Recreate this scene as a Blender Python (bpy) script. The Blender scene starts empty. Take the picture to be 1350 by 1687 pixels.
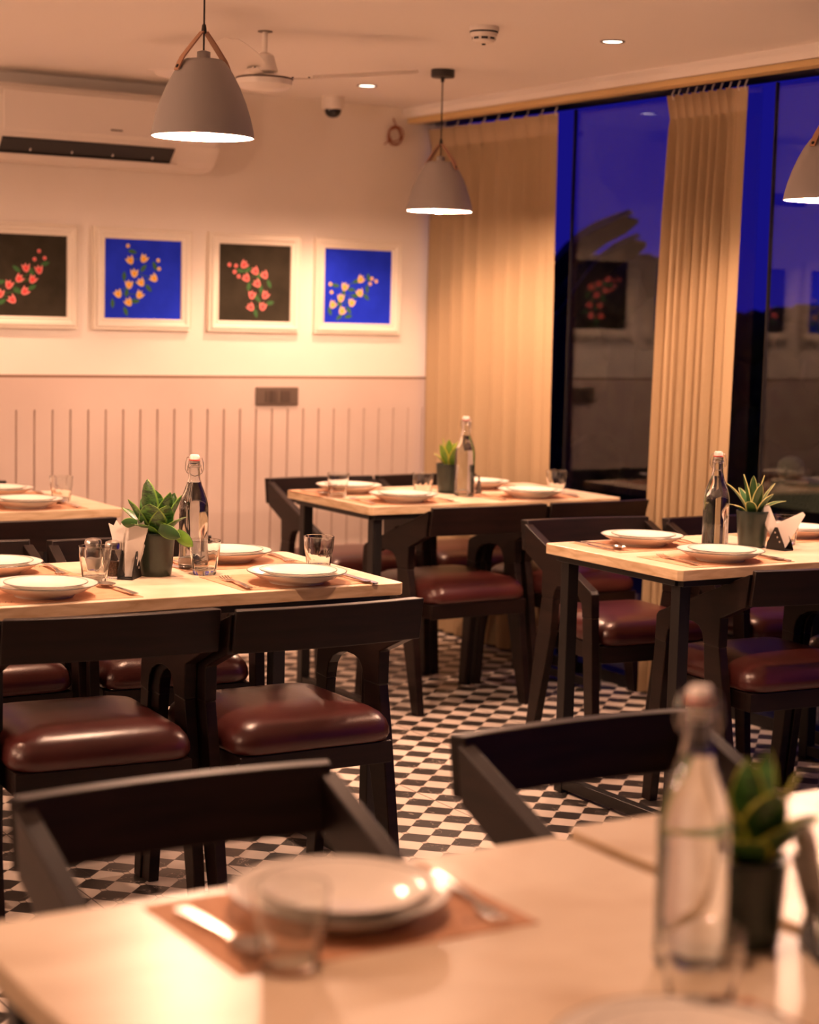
import bpy, bmesh, math, random
from mathutils import Vector, Matrix
random.seed(7)
scene = bpy.context.scene
col = scene.collection
PI = math.pi
R = math.radians

# ------------------------------------------------------------------ camera
# room axes: X runs along the far wall towards the windows, Y towards the far wall, Z up (metres)
YAW, PITCH, ROLL, EYE = .54727, .106288, .0255847, 1.42
def camera_matrix():
    A = Matrix(((math.cos(YAW), -math.sin(YAW), 0), (math.sin(YAW), math.cos(YAW), 0), (0, 0, 1)))
    B = Matrix(((1, 0, 0), (0, 0, -1), (0, 1, 0)))
    cp, sp, cr, sr = math.cos(PITCH), math.sin(PITCH), math.cos(ROLL), math.sin(ROLL)
    P = Matrix(((1, 0, 0), (0, cp, -sp), (0, sp, cp)))
    Q = Matrix(((cr, -sr, 0), (sr, cr, 0), (0, 0, 1)))
    M = Q @ P @ B @ A
    m = Matrix((M[0], -M[1], -M[2])).transposed().to_4x4()
    m.translation = (0, 0, EYE)
    return m
cd = bpy.data.cameras.new('camera')
cam = bpy.data.objects.new('camera', cd)
col.objects.link(cam)
cam.matrix_world = camera_matrix()
cd.sensor_fit = 'VERTICAL'; cd.sensor_height = 36; cd.sensor_width = 28.8
cd.lens = 3054.9 * 36 / 1687
cd.clip_start = .05; cd.clip_end = 200
cd.dof.use_dof = True; cd.dof.focus_distance = 4.75; cd.dof.aperture_fstop = 2.9
scene.camera = cam

# ------------------------------------------------------------------ view and world
scene.view_settings.view_transform = 'Standard'
scene.view_settings.look = 'None'
scene.view_settings.gamma = 1
scene.view_settings.exposure = 0.64
scene.view_settings.use_curve_mapping = False
cy = scene.cycles
cy.use_denoising = True
cy.max_bounces = 10; cy.diffuse_bounces = 5; cy.glossy_bounces = 5; cy.transmission_bounces = 10; cy.transparent_max_bounces = 12
cy.sample_clamp_indirect = 4.0
cy.blur_glossy = 0.5
wld = bpy.data.worlds.new('world'); scene.world = wld; wld.use_nodes = True
wn = wld.node_tree; bg = wn.nodes['Background']
bg.inputs[0].default_value = (.0050, .0036, .126, 1); bg.inputs[1].default_value = 1.0

# ------------------------------------------------------------------ light settings used by the lamp builders
WARM = (1.0, .52, .32)
BULB_STRENGTH = 1250.0       # pendant bulbs
SPOT_POWER = 61.0
FILL_GLOBE_STRENGTH = 215.0      # added globes on the unseen left wall, fill light           # recessed downlights
ROOM_W, ROOM_Y, ROOM_H = 4.46, 7.155, 2.324
LEFT_X, BACK_Y = -1.7, -1.9

# ------------------------------------------------------------------ materials
def mat(name, color, rough=.5, metal=0, spec=.5, **kw):
    m = bpy.data.materials.new(name); m.use_nodes = True
    b = m.node_tree.nodes['Principled BSDF']
    b.inputs['Base Color'].default_value = (*color, 1)
    b.inputs['Roughness'].default_value = rough
    b.inputs['Metallic'].default_value = metal
    b.inputs['Specular IOR Level'].default_value = spec
    for k, v in kw.items():
        b.inputs[k.replace('_', ' ')].default_value = v
    return m
def nodes(m): return m.node_tree.nodes, m.node_tree.links, m.node_tree.nodes['Principled BSDF']
def vary(m, c1, c2, scale=5, detail=4, stretch=(1, 1, 1), lo=.35, hi=.65, dist=0, kind='noise'):
    n, l, b = nodes(m)
    tc = n.new('ShaderNodeTexCoord'); mp = n.new('ShaderNodeMapping'); mp.inputs['Scale'].default_value = stretch
    if kind == 'noise':
        t = n.new('ShaderNodeTexNoise'); t.inputs['Scale'].default_value = scale; t.inputs['Detail'].default_value = detail
        t.inputs['Distortion'].default_value = dist; out = t.outputs['Fac']
    else:
        t = n.new('ShaderNodeTexWave'); t.inputs['Scale'].default_value = scale; t.inputs['Detail'].default_value = detail
        t.inputs['Distortion'].default_value = dist; t.bands_direction = 'Z'; out = t.outputs['Fac']
    r = n.new('ShaderNodeValToRGB'); r.color_ramp.elements[0].position = lo; r.color_ramp.elements[1].position = hi
    r.color_ramp.elements[0].color = (*c1, 1); r.color_ramp.elements[1].color = (*c2, 1)
    l.new(tc.outputs['Object'], mp.inputs[0]); l.new(mp.outputs[0], t.inputs['Vector']); l.new(out, r.inputs[0]); l.new(r.outputs[0], b.inputs['Base Color'])
    return m
def bump(m, scale=200, strength=.1, dist=.001, detail=2):
    n, l, b = nodes(m)
    tc = n.new('ShaderNodeTexCoord'); t = n.new('ShaderNodeTexNoise'); t.inputs['Scale'].default_value = scale; t.inputs['Detail'].default_value = detail
    bp = n.new('ShaderNodeBump'); bp.inputs['Strength'].default_value = strength; bp.inputs['Distance'].default_value = dist
    l.new(tc.outputs['Object'], t.inputs['Vector']); l.new(t.outputs['Fac'], bp.inputs['Height']); l.new(bp.outputs[0], b.inputs['Normal'])
    return m
def emis(name, color, strength):
    m = bpy.data.materials.new(name); m.use_nodes = True
    n = m.node_tree.nodes; l = m.node_tree.links; n.clear()
    e = n.new('ShaderNodeEmission'); e.inputs[0].default_value = (*color, 1); e.inputs[1].default_value = strength
    o = n.new('ShaderNodeOutputMaterial'); l.new(e.outputs[0], o.inputs[0])
    return m
M = {}
M['wall_plain'] = mat('taupe_paint', (.30, .25, .21), .7)
M['wall'] = bump(vary(mat('wall_paint', (.86, .80, .73), .8, spec=.2), (.83, .77, .70), (.89, .83, .76), 1.5), 60, .12, .002)
M['ceiling'] = bump(mat('ceiling_paint', (.86, .82, .78), .8, spec=.2), 50, .1, .002)
M['dado'] = bump(vary(mat('dado_paint', (.60, .49, .43), .55, spec=.3), (.57, .46, .40), (.62, .51, .45), 2), 90, .08, .001)
M['dado_line'] = mat('brown_shadow_bead', (.20, .12, .075), .7)  # recessed strip; its dark brown stands in for a groove's shade
M['frame'] = mat('cream_frame_lacquer', (.86, .80, .70), .5)
M['wood'] = bump(vary(mat('dark_wood', (.008, .0034, .0027), .42, spec=.28), (.0055, .0024, .0019), (.013, .0055, .0042), 6, 4, (1, 1, 9)), 120, .12, .0006)
M['leather'] = bump(vary(mat('oxblood_leather', (.058, .013, .012), .29, spec=.55), (.046, .010, .009), (.070, .016, .014), 5), 260, .28, .0012, 3)
M['steel'] = mat('black_steel', (.012, .011, .011), .42, .3)
M['stone'] = vary(mat('beige_marble', (.74, .62, .47), .34, spec=.5), (.60, .46, .31), (.80, .69, .54), 3.2, 6, (1, 1.6, 3), .30, .66, 1.1)
M['stone_edge'] = vary(mat('beige_marble_edge', (.62, .46, .28), .45), (.46, .31, .17), (.72, .56, .37), 9, 6, (1, 1, 5), .3, .7, .8)
M['china'] = vary(mat('cream_stoneware', (.82, .78, .70), .16, spec=.5), (.79, .74, .66), (.84, .80, .73), 9)
M['rimline'] = mat('dark_grey_rim_glaze', (.07, .075, .07), .3)
M['kraft'] = vary(mat('kraft_paper', (.56, .31, .19), .75, spec=.2), (.52, .28, .165), (.60, .34, .21), 30)
M['ink'] = mat('brown_ink', (.12, .05, .03), .7)
M['cutlery'] = mat('polished_steel', (.66, .63, .60), .20, 1)
M['glass'] = mat('clear_glass', (.97, .98, .97), 0.0, Transmission_Weight=1.0, IOR=1.46)
M['water'] = mat('water', (1, 1, 1), 0.0, Transmission_Weight=1.0, IOR=1.33)
M['ceramic_white'] = mat('white_porcelain_stopper', (.85, .80, .76), .25)
M['rubber'] = mat('red_rubber', (.55, .05, .03), .5)
M['pot'] = vary(mat('dark_green_glaze', (.02, .036, .028), .3), (.014, .027, .021), (.032, .05, .038), 12)
M['soil'] = mat('soil', (.03, .018, .012), .9)
M['leaf_dark'] = vary(mat('dark_green_leaf', (.03, .10, .02), .35), (.012, .05, .012), (.07, .20, .035), 38, 3, (1, 1, 3.0), .4, .6, 1.5)
M['leaf_bright'] = vary(mat('bright_green_leaf', (.12, .28, .03), .3), (.09, .22, .02), (.19, .36, .05), 20)
M['leaf_plain'] = vary(mat('plain_green_leaf', (.03, .09, .025), .35), (.02, .065, .018), (.045, .12, .03), 14)
M['leaf_cream'] = mat('cream_leaf_margin', (.62, .60, .24), .4)
M['leaf_yellow'] = mat('yellow_leaf_margin', (.50, .50, .06), .4)
M['white_plastic'] = mat('white_plastic', (.80, .74, .68), .38)
M['dark_plastic'] = mat('dark_plastic', (.02, .018, .018), .4)
M['switch'] = mat('bronze_grey_plastic', (.12, .085, .065), .4)
M['switch_key'] = mat('darker_switch_key', (.08, .055, .042), .4)
M['shade'] = mat('matt_grey_enamel', (.34, .31, .295), .55, spec=.35)
M['shade_in'] = mat('white_enamel_inside', (.85, .80, .74), .5)
M['strap'] = mat('tan_leather_strap', (.42, .22, .13), .5)
M['cord'] = mat('black_cord', (.02, .014, .012), .6)
M['bulb'] = emis('bulb_glow', (1.0, .58, .38), BULB_STRENGTH)
M['globe'] = emis('fill_globe_glow', (1.0, .58, .38), FILL_GLOBE_STRENGTH)
M['diffuser'] = emis('downlight_diffuser', (1.0, .78, .6), 5.0)
M['rail'] = mat('pale_wood_rail', (.66, .47, .22), .45)
M['cable'] = mat('brown_cable', (.30, .085, .03), .5)
M['spice'] = vary(mat('ground_pepper', (.10, .045, .025), .9), (.05, .02, .012), (.2, .1, .06), 300)
M['salt'] = mat('salt', (.8, .76, .7), .8)
M['bush'] = vary(mat('night_foliage', (.012, .018, .009), .8, spec=.1), (.006, .01, .005), (.02, .03, .012), 9)
M['cactus'] = bump(mat('cactus_skin', (.030, .042, .022), .8), 90, .8, .01)
M['banana'] = mat('banana_leaf', (.022, .02, .014), .6, spec=.2)
M['paving'] = mat('dark_paving', (.03, .028, .03), .8)
M['canvas_black'] = vary(mat('black_brown_canvas', (.035, .03, .02), .7, spec=.12), (.028, .024, .016), (.042, .036, .024), 12)
M['canvas_blue'] = vary(mat('blue_canvas', (.012, .035, .70), .7, spec=.1), (.010, .030, .62), (.016, .042, .78), 6)
M['petal_pink'] = mat('coral_petal', (.80, .09, .09), .6, spec=.12)
M['petal_pink_tip'] = mat('pale_coral_petal_tip', (.85, .28, .27), .6, spec=.12)
M['petal_yellow'] = mat('yellow_petal', (.85, .42, .04), .6, spec=.12)
M['petal_yellow_tip'] = mat('cream_petal_tip', (.88, .66, .36), .6, spec=.12)
M['painted_leaf'] = mat('painted_green_leaf', (.05, .15, .05), .6, spec=.12)
M['glass_pane'] = None

# window glass: clear pane, Fresnel reflection of both faces
def pane_material():
    m = bpy.data.materials.new('window_glass'); m.use_nodes = True
    n = m.node_tree.nodes; l = m.node_tree.links; n.clear()
    # Schlick reflectance of one glass face, the same seen from either side (the pane is a real slab with two faces)
    def ma(op, a, c=None):
        q = n.new('ShaderNodeMath'); q.operation = op
        for i, v in enumerate((a, c)):
            if v is None: continue
            if isinstance(v, (int, float)): q.inputs[i].default_value = v
            else: l.new(v, q.inputs[i])
        return q
    ge = n.new('ShaderNodeNewGeometry'); dt = n.new('ShaderNodeVectorMath'); dt.operation = 'DOT_PRODUCT'
    l.new(ge.outputs['Normal'], dt.inputs[0]); l.new(ge.outputs['Incoming'], dt.inputs[1])
    one = ma('SUBTRACT', 1.0, ma('ABSOLUTE', dt.outputs['Value']).outputs[0])
    mu = ma('ADD', ma('MULTIPLY', ma('POWER', one.outputs[0], 5.0).outputs[0], .955).outputs[0], .045)
    t = n.new('ShaderNodeBsdfTransparent'); t.inputs[0].default_value = (.96, .97, .97, 1)
    g = n.new('ShaderNodeBsdfGlossy'); g.inputs['Roughness'].default_value = 0.0
    mx = n.new('ShaderNodeMixShader'); o = n.new('ShaderNodeOutputMaterial')
    l.new(mu.outputs[0], mx.inputs[0]); l.new(t.outputs[0], mx.inputs[1]); l.new(g.outputs[0], mx.inputs[2]); l.new(mx.outputs[0], o.inputs[0])
    return m
M['glass_pane'] = pane_material()

def curtain_material(name, c1, c2, trans):
    m = bpy.data.materials.new(name); m.use_nodes = True
    n = m.node_tree.nodes; l = m.node_tree.links; n.clear()
    tc = n.new('ShaderNodeTexCoord'); mp = n.new('ShaderNodeMapping'); mp.inputs['Scale'].default_value = (1, 1, 4)
    t = n.new('ShaderNodeTexNoise'); t.inputs['Scale'].default_value = 180; t.inputs['Detail'].default_value = 2
    r = n.new('ShaderNodeValToRGB'); r.color_ramp.elements[0].color = (*c1, 1); r.color_ramp.elements[1].color = (*c2, 1)
    d = n.new('ShaderNodeBsdfDiffuse'); tl = n.new('ShaderNodeBsdfTranslucent'); mx = n.new('ShaderNodeMixShader'); mx.inputs[0].default_value = trans
    o = n.new('ShaderNodeOutputMaterial')
    l.new(tc.outputs['Object'], mp.inputs[0]); l.new(mp.outputs[0], t.inputs['Vector']); l.new(t.outputs['Fac'], r.inputs[0])
    l.new(r.outputs[0], d.inputs[0]); l.new(r.outputs[0], tl.inputs[0]); l.new(d.outputs[0], mx.inputs[1]); l.new(tl.outputs[0], mx.inputs[2]); l.new(mx.outputs[0], o.inputs[0])
    return m
M['tissue'] = curtain_material('white_paper_napkin', (.88, .84, .79), (.92, .88, .83), .35)
M['curtain'] = curtain_material('beige_curtain_linen', (.46, .34, .20), (.58, .44, .28), .30)
M['curtain_head'] = curtain_material('beige_curtain_heading', (.46, .34, .22), (.56, .43, .29), .08)

# floor: cement tiles printed with a checkerboard laid diagonally to the walls, clipped corners with small cream lozenges
def floor_material():
    m = mat('patterned_cement_tiles', (.7, .6, .5), .34, spec=.4)
    n, l, b = nodes(m)
    def math_(op, a, c=None, clamp=False):
        q = n.new('ShaderNodeMath'); q.operation = op; q.use_clamp = clamp
        for i, v in enumerate((a, c)):
            if v is None: continue
            if isinstance(v, (int, float)): q.inputs[i].default_value = v
            else: l.new(v, q.inputs[i])
        return q.outputs[0]
    tc = n.new('ShaderNodeTexCoord'); sx = n.new('ShaderNodeSeparateXYZ'); l.new(tc.outputs['Object'], sx.inputs[0])
    cell = .072616; ox, oy = 2.858, 4.505
    X = math_('DIVIDE', math_('SUBTRACT', sx.outputs[0], ox), cell * math.sqrt(2))
    Y = math_('DIVIDE', math_('SUBTRACT', sx.outputs[1], oy), cell * math.sqrt(2))
    u = math_('SUBTRACT', X, Y); v = math_('ADD', X, Y)
    fu = math_('FLOOR', u); fv = math_('FLOOR', v)
    par = math_('FLOORED_MODULO', math_('ADD', fu, fv), 2.0)       # 0 black, 1 white
    ru = math_('ROUND', u); rv = math_('ROUND', v)
    du = math_('ABSOLUTE', math_('SUBTRACT', u, ru)); dv = math_('ABSOLUTE', math_('SUBTRACT', v, rv))
    vodd = math_('FLOORED_MODULO', math_('ADD', ru, rv), 2.0)
    s = math_('ADD', du, dv)
    diamond = math_('MULTIPLY', math_('LESS_THAN', s, .13), vodd)
    dline = math_('MULTIPLY', math_('LESS_THAN', math_('ABSOLUTE', math_('SUBTRACT', s, .15)), .022), vodd)
    edge = math_('LESS_THAN', math_('MINIMUM', du, dv), .014)
    # tile joints: square tiles aligned with the room
    P = math_('DIVIDE', math_('ADD', u, v), 8.0); Q = math_('DIVIDE', math_('SUBTRACT', math_('SUBTRACT', u, v), 4.0), 8.0)
    jp = math_('LESS_THAN', math_('ABSOLUTE', math_('SUBTRACT', P, math_('ROUND', P))), .0048)
    jq = math_('LESS_THAN', math_('ABSOLUTE', math_('SUBTRACT', Q, math_('ROUND', Q))), .0048)
    joint = math_('MAXIMUM', jp, jq)
    # veins
    nz = n.new('ShaderNodeTexNoise'); nz.inputs['Scale'].default_value = 7; nz.inputs['Detail'].default_value = 4; nz.inputs['Distortion'].default_value = 1.5
    l.new(tc.outputs['Object'], nz.inputs['Vector'])
    vein = math_('LESS_THAN', math_('ABSOLUTE', math_('SUBTRACT', nz.outputs['Fac'], .5)), .0035)
    nz2 = n.new('ShaderNodeTexNoise'); nz2.inputs['Scale'].default_value = 3; nz2.inputs['Detail'].default_value = 5
    l.new(tc.outputs['Object'], nz2.inputs['Vector'])
    def mix(f, a, c):
        q = n.new('ShaderNodeMixRGB')
        if isinstance(f, (int, float)): q.inputs[0].default_value = f
        else: l.new(f, q.inputs[0])
        for i, vv in ((1, a), (2, c)):
            if isinstance(vv, tuple): q.inputs[i].default_value = (*vv, 1)
            else: l.new(vv, q.inputs[i])
        return q.outputs[0]
    white = mix(nz2.outputs['Fac'], (.60, .53, .47), (.76, .69, .62))
    black = mix(nz2.outputs['Fac'], (.022, .020, .019), (.045, .040, .037))
    black = mix(vein, black, (.35, .3, .26))
    c = mix(par, black, white)
    c = mix(math_('MULTIPLY', edge, .75), c, (.10, .075, .06))
    c = mix(diamond, c, (.62, .54, .47))
    c = mix(math_('MULTIPLY', dline, .8), c, (.06, .045, .035))
    c = mix(math_('MULTIPLY', joint, .85), c, (.06, .045, .035))
    l.new(c, b.inputs['Base Color'])
    rr = math_('ADD', math_('MULTIPLY', nz2.outputs['Fac'], .25), .22); l.new(rr, b.inputs['Roughness'])
    return m
M['floor'] = floor_material()

# ------------------------------------------------------------------ mesh helpers
class MB:
    def __init__(s): s.v = []; s.f = []; s.mi = []
    def add(s, vs, fs, mi=0):
        o = len(s.v); s.v += [tuple(p) for p in vs]; s.f += [tuple(o + i for i in f) for f in fs]; s.mi += [mi] * len(fs); return s
    def box(s, x0, x1, y0, y1, z0, z1, mi=0):
        vs = [(x, y, z) for z in (z0, z1) for y in (y0, y1) for x in (x0, x1)]
        return s.add(vs, [(0, 2, 3, 1), (4, 5, 7, 6), (0, 1, 5, 4), (2, 6, 7, 3), (0, 4, 6, 2), (1, 3, 7, 5)], mi)
    def prism(s, pts, a0, a1, axis='x', mi=0):
        """extrude a 2D polygon; axis x: pts=(y,z); y: pts=(x,z); z: pts=(x,y)"""
        def p3(p, a):
            return (a, p[0], p[1]) if axis == 'x' else ((p[0], a, p[1]) if axis == 'y' else (p[0], p[1], a))
        n = len(pts); vs = [p3(p, a0) for p in pts] + [p3(p, a1) for p in pts]
        fs = [tuple(range(n)), tuple(reversed(range(n, 2 * n)))] + [(i, i + n, (i + 1) % n + n, (i + 1) % n) for i in range(n)]
        return s.add(vs, fs, mi)
    def lathe(s, prof, seg=32, c=(0, 0, 0), closed=False, mi=0, rad=None):
        n = len(prof); vs = []; fs = []
        for k in range(seg):
            a = 2 * PI * k / seg
            for j, (r, z) in enumerate(prof):
                rr = r if rad is None else rad(r, z, a, j)
                vs.append((c[0] + rr * math.cos(a), c[1] + rr * math.sin(a), c[2] + z))
        m_ = n if closed else n - 1
        for k in range(seg):
            k2 = (k + 1) % seg
            for j in range(m_):
                j2 = (j + 1) % n
                fs.append((k * n + j, k2 * n + j, k2 * n + j2, k * n + j2))
        return s.add(vs, fs, mi)
    def tube(s, pts, r, seg=8, mi=0, closed=False, flat=1.0):
        pts = [Vector(p) for p in pts]; n = len(pts); vs = []; fs = []
        up = Vector((0, 0, 1)); prev = None
        for i, p in enumerate(pts):
            if closed: d = (pts[(i + 1) % n] - pts[i - 1])
            else: d = pts[min(i + 1, n - 1)] - pts[max(i - 1, 0)]
            d.normalize()
            if prev is None:
                a = d.orthogonal().normalized() if abs(d.z) > .95 else d.cross(up).normalized()
            else:
                a = (prev - d * prev.dot(d)).normalized()
            prev = a; b = d.cross(a).normalized()
            rr = r[i] if isinstance(r, (list, tuple)) else r
            for k in range(seg):
                t = 2 * PI * k / seg
                vs.append(p + a * math.cos(t) * rr + b * math.sin(t) * rr * flat)
        for i in range(n if closed else n - 1):
            i2 = (i + 1) % n
            for k in range(seg):
                k2 = (k + 1) % seg
                fs.append((i * seg + k, i * seg + k2, i2 * seg + k2, i2 * seg + k))
        if not closed:
            fs.append(tuple(reversed(range(seg)))); fs.append(tuple((n - 1) * seg + k for k in range(seg)))
        return s.add(vs, fs, mi)
    def loft(s, rings, cap0=True, cap1=True, mi=0):
        n = len(rings[0]); vs = [p for r in rings for p in r]; fs = []
        for i in range(len(rings) - 1):
            for k in range(n):
                k2 = (k + 1) % n
                fs.append((i * n + k, i * n + k2, (i + 1) * n + k2, (i + 1) * n + k))
        if cap0: fs.append(tuple(reversed(range(n))))
        if cap1: fs.append(tuple((len(rings) - 1) * n + k for k in range(n)))
        return s.add(vs, fs, mi)
    def xf(s, m):
        s.v = [tuple(m @ Vector(p)) for p in s.v]; return s
    def build(s, name, mats, parent=None, smooth=None, bevel=0, seg=2, loc=None):
        me = bpy.data.meshes.new(name); me.from_pydata(s.v, [], s.f)
        if not isinstance(mats, (list, tuple)): mats = [mats]
        for q in mats: me.materials.append(M[q] if isinstance(q, str) else q)
        me.polygons.foreach_set('material_index', s.mi)
        bm = bmesh.new(); bm.from_mesh(me); bmesh.ops.recalc_face_normals(bm, faces=bm.faces); bm.to_mesh(me); bm.free()
        o = bpy.data.objects.new(name, me); col.objects.link(o)
        if parent: o.parent = parent
        if loc: o.location = loc
        if smooth is not None:
            me.polygons.foreach_set('use_smooth', [True] * len(me.polygons))
            me.set_sharp_from_angle(angle=R(smooth))
        if bevel:
            b = o.modifiers.new('bevel', 'BEVEL'); b.width = bevel; b.segments = seg; b.limit_method = 'ANGLE'; b.angle_limit = R(35)
        me.update()
        return o
def empty(name, loc, rz=0, label=None, cat=None, group=None):
    o = bpy.data.objects.new(name, None); col.objects.link(o); o.empty_display_size = .1
    o.location = loc; o.rotation_euler = (0, 0, rz); tag(o, label, cat, group); return o
def tag(o, label=None, cat=None, group=None, kind=None):
    if label: o['label'] = label
    if cat: o['category'] = cat
    if group: o['group'] = group
    if kind: o['kind'] = kind
    return o
def struct(o): o['kind'] = 'structure'; return o
def dup(o, loc, rz=0, label=None, group=None):
    def rec(src, parent):
        c = src.copy(); col.objects.link(c)
        if parent is not None: c.parent = parent
        for ch in list(src.children): rec(ch, c)
        return c
    c = rec(o, None); c.location = loc; c.rotation_euler = (0, 0, rz)
    if label: c['label'] = label
    if group: c['group'] = group
    return c
class Kind:
    """the first use moves the prototype itself, later uses copy it"""
    def __init__(s, proto): s.p = proto; s.used = False
    def put(s, loc, rz, label, group=None):
        if not s.used:
            s.used = True; s.p.location = loc; s.p.rotation_euler = (0, 0, rz); s.p['label'] = label
            if group: s.p['group'] = group
            return s.p
        return dup(s.p, loc, rz, label, group)

# ------------------------------------------------------------------ the room
struct(MB().box(LEFT_X - .1, ROOM_W + .05, BACK_Y - .1, ROOM_Y + .15, -.1, 0).build('floor', 'floor'))
struct(MB().box(ROOM_W + .051, 45, -20, 45, -.12, -.02).build('ground', 'paving'))
struct(MB().box(LEFT_X - .1, ROOM_W + .15, BACK_Y - .1, ROOM_Y + .15, ROOM_H, ROOM_H + .12).build('ceiling', 'ceiling'))
struct(MB().box(LEFT_X - .1, ROOM_W + .15, ROOM_Y, ROOM_Y + .15, 0, ROOM_H).build('wall_back', 'wall'))
struct(MB().box(LEFT_X - .1, LEFT_X, BACK_Y - .1, ROOM_Y, 0, ROOM_H).build('wall_left', 'wall_plain'))
struct(MB().box(LEFT_X, ROOM_W + .1, BACK_Y - .1, BACK_Y, 0, ROOM_H).build('wall_front', 'wall_plain'))
# dropped ceiling band and blind rail above the windows
struct(MB().prism([(4.272, ROOM_H), (4.268, ROOM_H - .022), (4.28, ROOM_H - .044), (ROOM_W + .1, ROOM_H - .044), (ROOM_W + .1, ROOM_H)], BACK_Y, ROOM_Y, 'y').build('trim_1', 'ceiling'))
struct(MB().box(4.285, 4.345, BACK_Y, ROOM_Y - .02, ROOM_H - .068, ROOM_H - .0455).build('trim_2', 'rail', bevel=.003))
# dado of grooved boards on the back wall
def dado():
    mb = MB(); y = ROOM_Y; t = .016; zt = 1.14; zg = 1.0
    mb.box(LEFT_X, 4.452, y - t, y, zg, zt - .011)
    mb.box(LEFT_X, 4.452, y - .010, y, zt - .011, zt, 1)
    x = 2.5 - .0762 * 55; pts = [(LEFT_X, y)]
    while x < LEFT_X + .02: x += .0762
    pts.append((LEFT_X, y - t))
    while x < 4.44:
        pts += [(x - .0040, y - t), (x - .001, y - t + .013), (x + .001, y - t + .013), (x + .0040, y - t)]; x += .0762
    pts += [(4.452, y - t), (4.452, y)]
    mb.prism(pts, .09, zg, 'z')
    mb.box(LEFT_X, 4.452, y - t - .006, y, 0, .09)
    return mb
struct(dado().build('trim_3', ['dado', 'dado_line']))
# window: sliding glass panes in slim rails, two of them pushed open
def pane(name, y0, y1, x):
    root = struct(MB().box(x, x + .006, y0, y1, .05, 2.245).build(name, 'glass_pane'))
    MB().box(x - .003, x + .009, y1 - .004, y1 + .004, .03, 2.25).build('pane_edge', 'steel', root)
    return root
pane('window_1', 5.02, 6.122, ROOM_W)
pane('window_2', BACK_Y, 4.945, ROOM_W)
struct(MB().box(ROOM_W - .035, ROOM_W + .04, BACK_Y, ROOM_Y, 0, .045).build('trim_4', 'steel'))
struct(MB().box(4.365, ROOM_W + .05, BACK_Y, ROOM_Y, 2.262, ROOM_H - .0445).build('trim_5', 'steel'))

# ------------------------------------------------------------------ outside, at dusk
def foliage(x, y0, y1, ztop, n, seed, zb=0.0):
    rnd = random.Random(seed); mb = MB()
    for i in range(n):
        cyy = rnd.uniform(y0, y1); top = ztop((cyy - y0) / (y1 - y0))
        cz = rnd.uniform(zb + .1, top - .1) if i % 3 else top - rnd.uniform(.1, .18)
        r = rnd.uniform(.12, .24); cx = x + rnd.uniform(-.15, .25)
        ring = []; K = 7; rings = []
        for a in range(1, K):
            th = PI * a / K
            rings.append([(cx + r * math.sin(th) * math.cos(2 * PI * b / 9) * rnd.uniform(.8, 1.15), cyy + r * math.sin(th) * math.sin(2 * PI * b / 9) * rnd.uniform(.8, 1.15), cz + r * math.cos(th) * rnd.uniform(.85, 1.1)) for b in range(9)])
        mb.loft(rings)
    mb.box(x - .05, x + .3, y0, y1, 0, min(ztop(0), ztop(1), ztop(.5)) - .12)
    return mb
tag(foliage(7.0, 2.0, 8.5, lambda t: 1.42 + .02 * math.sin(t * 9), 240, 3).build('hedge', 'bush', smooth=60), 'dark hedge outside beyond the open window, black against the blue dusk', 'hedge', kind='stuff')
tag(foliage(7.0, 8.85, 18.0, lambda t: 1.70 + .05 * math.sin(t * 17), 300, 5).build('shrubbery', 'bush', smooth=60), 'taller dark shrubbery outside, left, under the banana leaves', 'bushes', kind='stuff')
bp = empty('banana_plant', (6.3, 8.75, 0), 0, 'banana plant outside with two long leaves silhouetted on the blue sky', 'plant')
MB().tube([(0, .15, 0), (.02, .08, .8), (0, -.02, 1.45)], [.07, .06, .04], 10).build('stem', 'banana', bp, smooth=50)
def banana(upper, lower, xc):
    """two edges of a blade, given as (y, z) in the room, bent along its midrib"""
    n = len(upper); rings = []
    for i in range(n):
        u = Vector((xc + .05, *upper[i])); w = Vector((xc + .08, *lower[i])); m_ = (u + w) / 2 - Vector((.06, 0, 0))
        t = Vector((.006, 0, 0)); rings.append([u, m_, w, w + t, m_ + t, u + t])
    mb = MB(); mb.loft(rings); mb.xf(Matrix.Translation((-6.3, -8.75, 0))); return mb
banana([(8.02, 1.985), (8.057, 2.013), (8.206, 1.988), (8.36, 1.955), (8.503, 1.907), (8.644, 1.836), (8.80, 1.72)],
       [(8.015, 1.96), (8.02, 1.937), (8.129, 1.882), (8.29, 1.836), (8.40, 1.788), (8.527, 1.729), (8.74, 1.60)], 6.2).build('leaf', 'banana', bp, smooth=50)
banana([(7.952, 1.86), (7.98, 1.885), (8.08, 1.862), (8.18, 1.834), (8.30, 1.78), (8.448, 1.665), (8.66, 1.47)],
       [(7.945, 1.84), (7.939, 1.813), (8.015, 1.766), (8.12, 1.735), (8.226, 1.686), (8.36, 1.60), (8.58, 1.42)], 6.2).build('leaf', 'banana', bp, smooth=50)
pl = empty('planter_box', (5.0, 5.1, 0), 0, 'long green planter trough on the balcony outside the right window', 'planter')
MB().box(0, .18, -.7, .38, .70, .815).build('trough', 'cactus', pl, bevel=.01)
for yy in (-.5, .25): MB().box(.03, .15, yy - .02, yy + .02, 0, .70).build('leg', 'steel', pl)
ct = empty('ball_cactus', (5.08, 5.45, .80), 0, 'round fuzzy cactus at the end of the green planter outside', 'cactus')
mb = MB(); mb.lathe([(.001, -.045), (.03, -.04), (.05, -.02), (.056, .005), (.048, .035), (.028, .052), (.001, .058)], 28, (0, 0, .045), rad=lambda r, z, a, j: r * (1 + .05 * math.cos(14 * a)))
mb.build('cactus_body', 'cactus', ct, smooth=60)

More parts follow.
